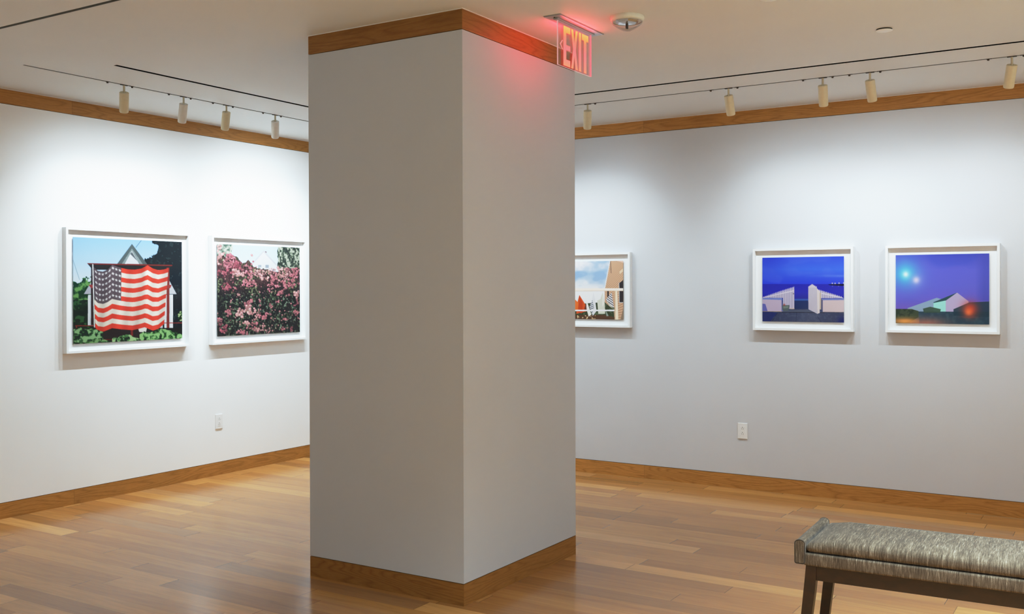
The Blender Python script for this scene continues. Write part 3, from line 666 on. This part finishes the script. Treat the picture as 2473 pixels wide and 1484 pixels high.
# ------------------------------------------------------------------ exit sign
SX = 3.737
t = thing('exit_sign', 'glowing red EXIT sign of clear acrylic hanging from the ceiling beside the pillar', 'exit sign', (SX, -2.690, H))
bm = bm_new(); prism(bm, [(-.046, -.223), (.046, -.223), (.046, .223), (-.046, .223)], -.0005, -.005, 'xy')
bmesh.ops.bevel(bm, geom=[e for e in bm.edges if all(v.co.z < -.004 for v in e.verts)], offset=.003, segments=2, affect='EDGES'); link('ceiling_plate', bm, M['alu'], t)
bm = bm_new(); box(bm, (-.013, -.186, -.0125), (.013, .186, -.004), .003); b = link('light_bar', bm, M['alu'], t)
for yy in (-.196, .196):
    bm = bm_new(); lathe(bm, [(0, -.0075), (.004, -.007), (.0045, -.0045)], 14, Matrix.Translation((0, yy, 0))); link('screw', bm, M['adapter'], t)
ya, yb, za, zb = -.167, .167, -.0125, -.2185
bm = bm_new(); box(bm, (-.0032, ya, zb), (.0032, yb, za)); bm.normal_update()
for f in bm.faces: f.material_index = 0 if abs(f.normal.x) > .5 else (1 if f.normal.y > .5 else 2)
edge_r = emission('pink_edge_glow', col=(1, .16, .20, 1), strength=1.25); edge_l = emission('pale_edge_glow', col=(.85, .42, .40, 1), strength=.75)
link('panel', bm, [M['glass'], edge_r, edge_l], t)
letter_mat = emission('lit_red_letters', [(0, (1, .30, .16, 1)), (.12, (1, .26, .20, 1)), (.45, (1, .21, .22, 1)), (.72, (1, .24, .16, 1)), (.86, (1, .36, .10, 1)), (1, (1, .50, .15, 1))], strength=1.0, z0=-.213, z1=-.026)
rim_mat = emission('letter_rim', col=(1, .07, .07, 1), strength=1.1)
LT, LB = -.026, -.2125
def shapes():
    h = LT-LB; st = .019; cap = .030
    out = []
    def E(y): return [[(y, LB), (y+.066, LB), (y+.066, LB+cap), (y+.026, LB+cap), (y+.026, LB+h*.41), (y+.066, LB+h*.41), (y+.066, LB+h*.53), (y+.026, LB+h*.53), (y+.026, LT-cap), (y+.066, LT-cap), (y+.066, LT), (y, LT)]]
    out += E(-.117)
    y = -.042; w = .066; s = .021; mid = (LT+LB)/2
    out.append([(y, LB), (y+s, LB), (y+w/2, mid-.030), (y+w-s, LB), (y+w, LB), (y+w/2+s*.62, mid), (y+w, LT), (y+w-s, LT), (y+w/2, mid+.030), (y+s, LT), (y, LT), (y+w/2-s*.62, mid)])
    y = .035; out.append([(y, LB), (y+.023, LB), (y+.023, LT), (y, LT)])
    y = .067; w = .066; out.append([(y, LT), (y, LT-cap), (y+w/2-.0125, LT-cap), (y+w/2-.0125, LB), (y+w/2+.0125, LB), (y+w/2+.0125, LT-cap), (y+w, LT-cap), (y+w, LT)])
    return out
def flat(bm, pts, x, mi=0):
    f = bm.faces.new([bm.verts.new((x, a, b)) for a, b in pts]); f.material_index = mi
bm = bm_new()
for pts in shapes(): prism(bm, pts, .0036, .0042, 'yz')
bm.normal_update(); bmesh.ops.triangulate(bm, faces=[f for f in bm.faces if len(f.verts) > 4]); link('lettering', bm, letter_mat, t)
def grow(pts, d):
    A = sum(pts[i][0]*pts[(i+1) % len(pts)][1]-pts[(i+1) % len(pts)][0]*pts[i][1] for i in range(len(pts)))
    sg = 1 if A > 0 else -1; out = []; n = len(pts)
    for i in range(n):
        p0, p1, p2 = Vector(pts[i-1]), Vector(pts[i]), Vector(pts[(i+1) % n])
        e1 = (p1-p0).normalized(); e2 = (p2-p1).normalized(); n1 = Vector((e1.y, -e1.x))*sg; n2 = Vector((e2.y, -e2.x))*sg
        b = (n1+n2); b = b/max(.35, b.length_squared)*2*.5*2
        out.append(tuple(p1+b*d))
    return out
bm = bm_new()
for pts in shapes():
    prism(bm, grow(pts, .0016), .0033, .0036, 'yz')
bm.normal_update(); bmesh.ops.triangulate(bm, faces=[f for f in bm.faces if len(f.verts) > 4]); link('letter_outline', bm, rim_mat, t)
bm = bm_new(); zc = -.118
prism(bm, [(-.152, zc), (-.130, zc+.022), (-.122, zc+.022), (-.142, zc), (-.122, zc-.022), (-.130, zc-.022)], .0036, .0042, 'yz')
bm.normal_update(); bmesh.ops.triangulate(bm, faces=[f for f in bm.faces if len(f.verts) > 4]); link('arrow', bm, emission('lit_arrow', col=(1, .26, .24, 1), strength=1.0), t)
# red light leaking from the LED strip in the sign's light bar
RED = (1, .035, .075)
for sx, dz, p in ((-1, 0, .58), (1, .3, .42), (-1, .45, .14)):
    area('led_lamp', (SX+sx*.020, -2.69, H-.034), (sx, 0, dz), .30, .012, p, RED)

# ------------------------------------------------------------------ alarm strobe and sprinkler covers
t = thing('ceiling_alarm_strobe', 'round white ceiling alarm strobe with clear domed lens, right of the exit sign', 'alarm strobe', (4.015, -2.690, H))
bm = bm_new(); lathe(bm, [(0, 0), (.079, 0), (.080, -.004), (.0785, -.014), (.074, -.022), (.069, -.024), (.069, -.020), (0, -.020)], 48); link('base', bm, M['strobe'], t, 40)
bm = bm_new(); lathe(bm, [(.072, -.0215), (.0715, -.026), (.066, -.034), (.052, -.045), (.034, -.056), (.018, -.0635), (.008, -.066), (0, -.0665)], 48); link('lens', bm, M['lensglass'], t, 60)
bm = bm_new(); lathe(bm, [(.060, -.0205), (.045, -.030), (.022, -.034), (0, -.034)], 6, smooth=False); r = link('reflector', bm, M['reflector'], t)
bm = bm_new(); box(bm, (-.004, -.010, -.056), (.004, .004, -.030), .001); link('flash_tube', bm, M['strobedark'], t)
bm = bm_new(); lathe(bm, [(0, -.008), (.0375, -.008), (.039, -.007), (.039, -.0062), (0, -.0058)], 40)
sc = thing('ceiling_sprinkler_cover', 'small white round sprinkler cover near the right track, wholly in view', 'sprinkler cover', (4.979, -1.809, H), group='sprinkler covers')
link('cover_plate', bm, M['cover'], sc, 40)
bm = bm_new(); lathe(bm, [(0, -.0065), (.036, -.0065), (.037, .0004), (0, .0004)], 40); link('shaded_neck', bm, M['reveal'], sc, 40)  # coloured near-black for the shade in the gap above the cover
s2 = copy_tree(sc); s2.location = (4.672, -2.640, H); s2['label'] = 'white round sprinkler cover cut off by the top edge of the photo'

# ------------------------------------------------------------------ bench
bt = thing('bench', 'upholstered grey bench with dark wooden legs, at the right in front of the back wall', 'bench', (4.951, -3.220, 0), (0, 0, math.radians(2.4)))
BL, BD = 1.24, .405                       # length, depth; local origin at front left foot of the seat block
def rounded(bm, a, b, r, seg=4): box(bm, a, b, r, seg)
# upholstered seat base between the bolsters
bm = bm_new(); rounded(bm, (.030, .004, .403), (BL-.030, BD-.004, .449), .007); link('seat_base', bm, M['fabric'], bt, 50)
# loose cushion, crowned on top
bm = bm_new(); rounded(bm, (.036, .008, .452), (BL-.036, BD-.008, .494), .016, 5)
bmesh.ops.subdivide_edges(bm, edges=[e for e in bm.edges if e.calc_length() > .2], cuts=14, use_grid_fill=True)
for v in bm.verts:
    if v.co.z > .470:
        fx = max(0, min(1, (v.co.x-.036)/.09, (BL-.036-v.co.x)/.09)); fyy = max(0, min(1, (v.co.y-.008)/.10, (BD-.008-v.co.y)/.10))
        v.co.z += .015*math.sin(fx*PI/2)*math.sin(fyy*PI/2)*(v.co.z-.470)/.024 - .012*(1-math.sin(fx*PI/2))
link('cushion', bm, M['fabric'], bt, 60)
def bolster(x0):
    w, z0, z1 = .037, .409, .4985
    pts = []
    rb, rt = .006, w/2
    for a in range(9): th = PI-PI*a/8; pts.append((x0+w/2+rt*math.cos(th), z1-rt*.75+rt*.75*math.sin(th)))
    for a in range(4): th = -PI/2*a/3; pts.append((x0+w-rb+rb*math.cos(th), z0+rb+rb*math.sin(th)))
    for a in range(4): th = -PI/2-PI/2*a/3; pts.append((x0+rb+rb*math.cos(th), z0+rb+rb*math.sin(th)))
    bm = bm_new(); prism(bm, pts, -.004, BD+.004, 'xz')
    es = [e for e in bm.edges if abs(e.verts[0].co.y-e.verts[1].co.y) < 1e-6]
    bmesh.ops.bevel(bm, geom=es, offset=.003, segments=2, affect='EDGES')
    o = link('bolster', bm, M['fabric'], bt, 50)
    for yy in (-.0015, BD+.0015):           # piped seam around each end face
        bm = bm_new()
        n = len(pts); r = .0016; rings = []
        for i in range(n):
            p0, p1, p2 = Vector(pts[i-1]), Vector(pts[i]), Vector(pts[(i+1) % n]); tn = (p2-p0).normalized(); nn = Vector((-tn.y, tn.x))
            rings.append([bm.verts.new((p1.x+nn.x*r*math.cos(k*PI/3), yy+r*math.sin(k*PI/3), p1.y+nn.y*r*math.cos(k*PI/3))) for k in range(6)])
        for i in range(n):
            A, B = rings[i], rings[(i+1) % n]
            for k in range(6): bm.faces.new((A[k], B[k], B[(k+1) % 6], A[(k+1) % 6]))
        link('piping', bm, M['piping'], o, 60)
bolster(0); bolster(BL-.037)
# apron rails
bm = bm_new()
box(bm, (.058, .016, .349), (BL-.058, .034, .404), .001); box(bm, (.058, BD-.034, .349), (BL-.058, BD-.016, .404), .001)
box(bm, (.045, .034, .349), (.062, BD-.034, .404), .001); box(bm, (BL-.062, .034, .349), (BL-.045, BD-.034, .404), .001)
link('apron', bm, M['dwood'], bt)
def leg(sx, sy):
    # outer edge splays outward, inner edge curves back: profile in x-z
    zs = [.404, .36, .34, .30, .24, .16, .08, 0]
    outer = [.038, .0345, .0325, .0285, .0225, .014, .0055, -.003]; inner = [.0745, .0745, .0735, .0695, .0615, .051, .0415, .033]
    pts = [(o, z) for o, z in zip(outer, zs)]+[(i, z) for i, z in zip(inner[::-1], zs[::-1])]
    if sx: pts = [(BL-x, z) for x, z in pts]
    y0, y1 = (.010, .045) if not sy else (BD-.045, BD-.010)
    bm = bm_new(); prism(bm, pts, y0, y1, 'xz')
    bmesh.ops.bevel(bm, geom=bm.edges[:], offset=.0012, segments=1, affect='EDGES')
    link('leg', bm, M['dwood'], bt)
for sx in (0, 1):
    for sy in (0, 1): leg(sx, sy)

# ------------------------------------------------------------------ camera, world, view
f, yaw, pitch, roll = 2431.2343, 0.55917574, -0.00565149, -0.00279697
fw = Vector((-math.sin(yaw)*math.cos(pitch), math.cos(yaw)*math.cos(pitch), math.sin(pitch)))
r = fw.cross(Vector((0, 0, 1))).normalized(); u = r.cross(fw)
rr = math.cos(roll)*r+math.sin(roll)*u; uu = -math.sin(roll)*r+math.cos(roll)*u
cd = bpy.data.cameras.new('camera'); cam = bpy.data.objects.new('camera', cd); C.objects.link(cam)
mw = Matrix((rr, uu, -fw)).transposed().to_4x4(); mw.translation = Vector((6.04814214, -6.95684179, 1.43613877)); cam.matrix_world = mw
cd.sensor_width = 36; cd.lens = f*36/2473; cd.shift_y = -31.05/2473; cd.clip_start = .05
bpy.context.scene.camera = cam
w = bpy.data.worlds.new('world'); bpy.context.scene.world = w; w.use_nodes = True
w.node_tree.nodes['Background'].inputs[0].default_value = (.5, .5, .5, 1); w.node_tree.nodes['Background'].inputs[1].default_value = .2
sc_ = bpy.context.scene
sc_.view_settings.view_transform = 'Standard'; sc_.view_settings.look = 'None'; sc_.view_settings.exposure = -.02; sc_.view_settings.gamma = 1
sc_.view_settings.use_curve_mapping = True      # gentle film-like tone curve: lifted mid tones, soft shoulder
cm = sc_.view_settings.curve_mapping; cm.use_clip = False; cm.extend = 'HORIZONTAL'
cm.white_level = (2.5, 2.5, 2.5)
cv = cm.curves[3]
pts_ = [(a/2.5, b) for a, b in ((0, 0), (.10, .10), (.24, .25), (.40, .455), (.60, .665), (.80, .79), (1.2, .93), (2.5, 1.0))]
cv.points[0].location = pts_[0]; cv.points[-1].location = pts_[-1]
for q in pts_[1:-1]: cv.points.new(*q)
for q in cv.points: q.handle_type = 'AUTO_CLAMPED'
cm.update()
sc_.cycles.max_bounces = 10; sc_.cycles.diffuse_bounces = 6; sc_.cycles.glossy_bounces = 4; sc_.cycles.transparent_max_bounces = 12
sc_.cycles.caustics_reflective = False; sc_.cycles.caustics_refractive = False; sc_.cycles.sample_clamp_indirect = 6
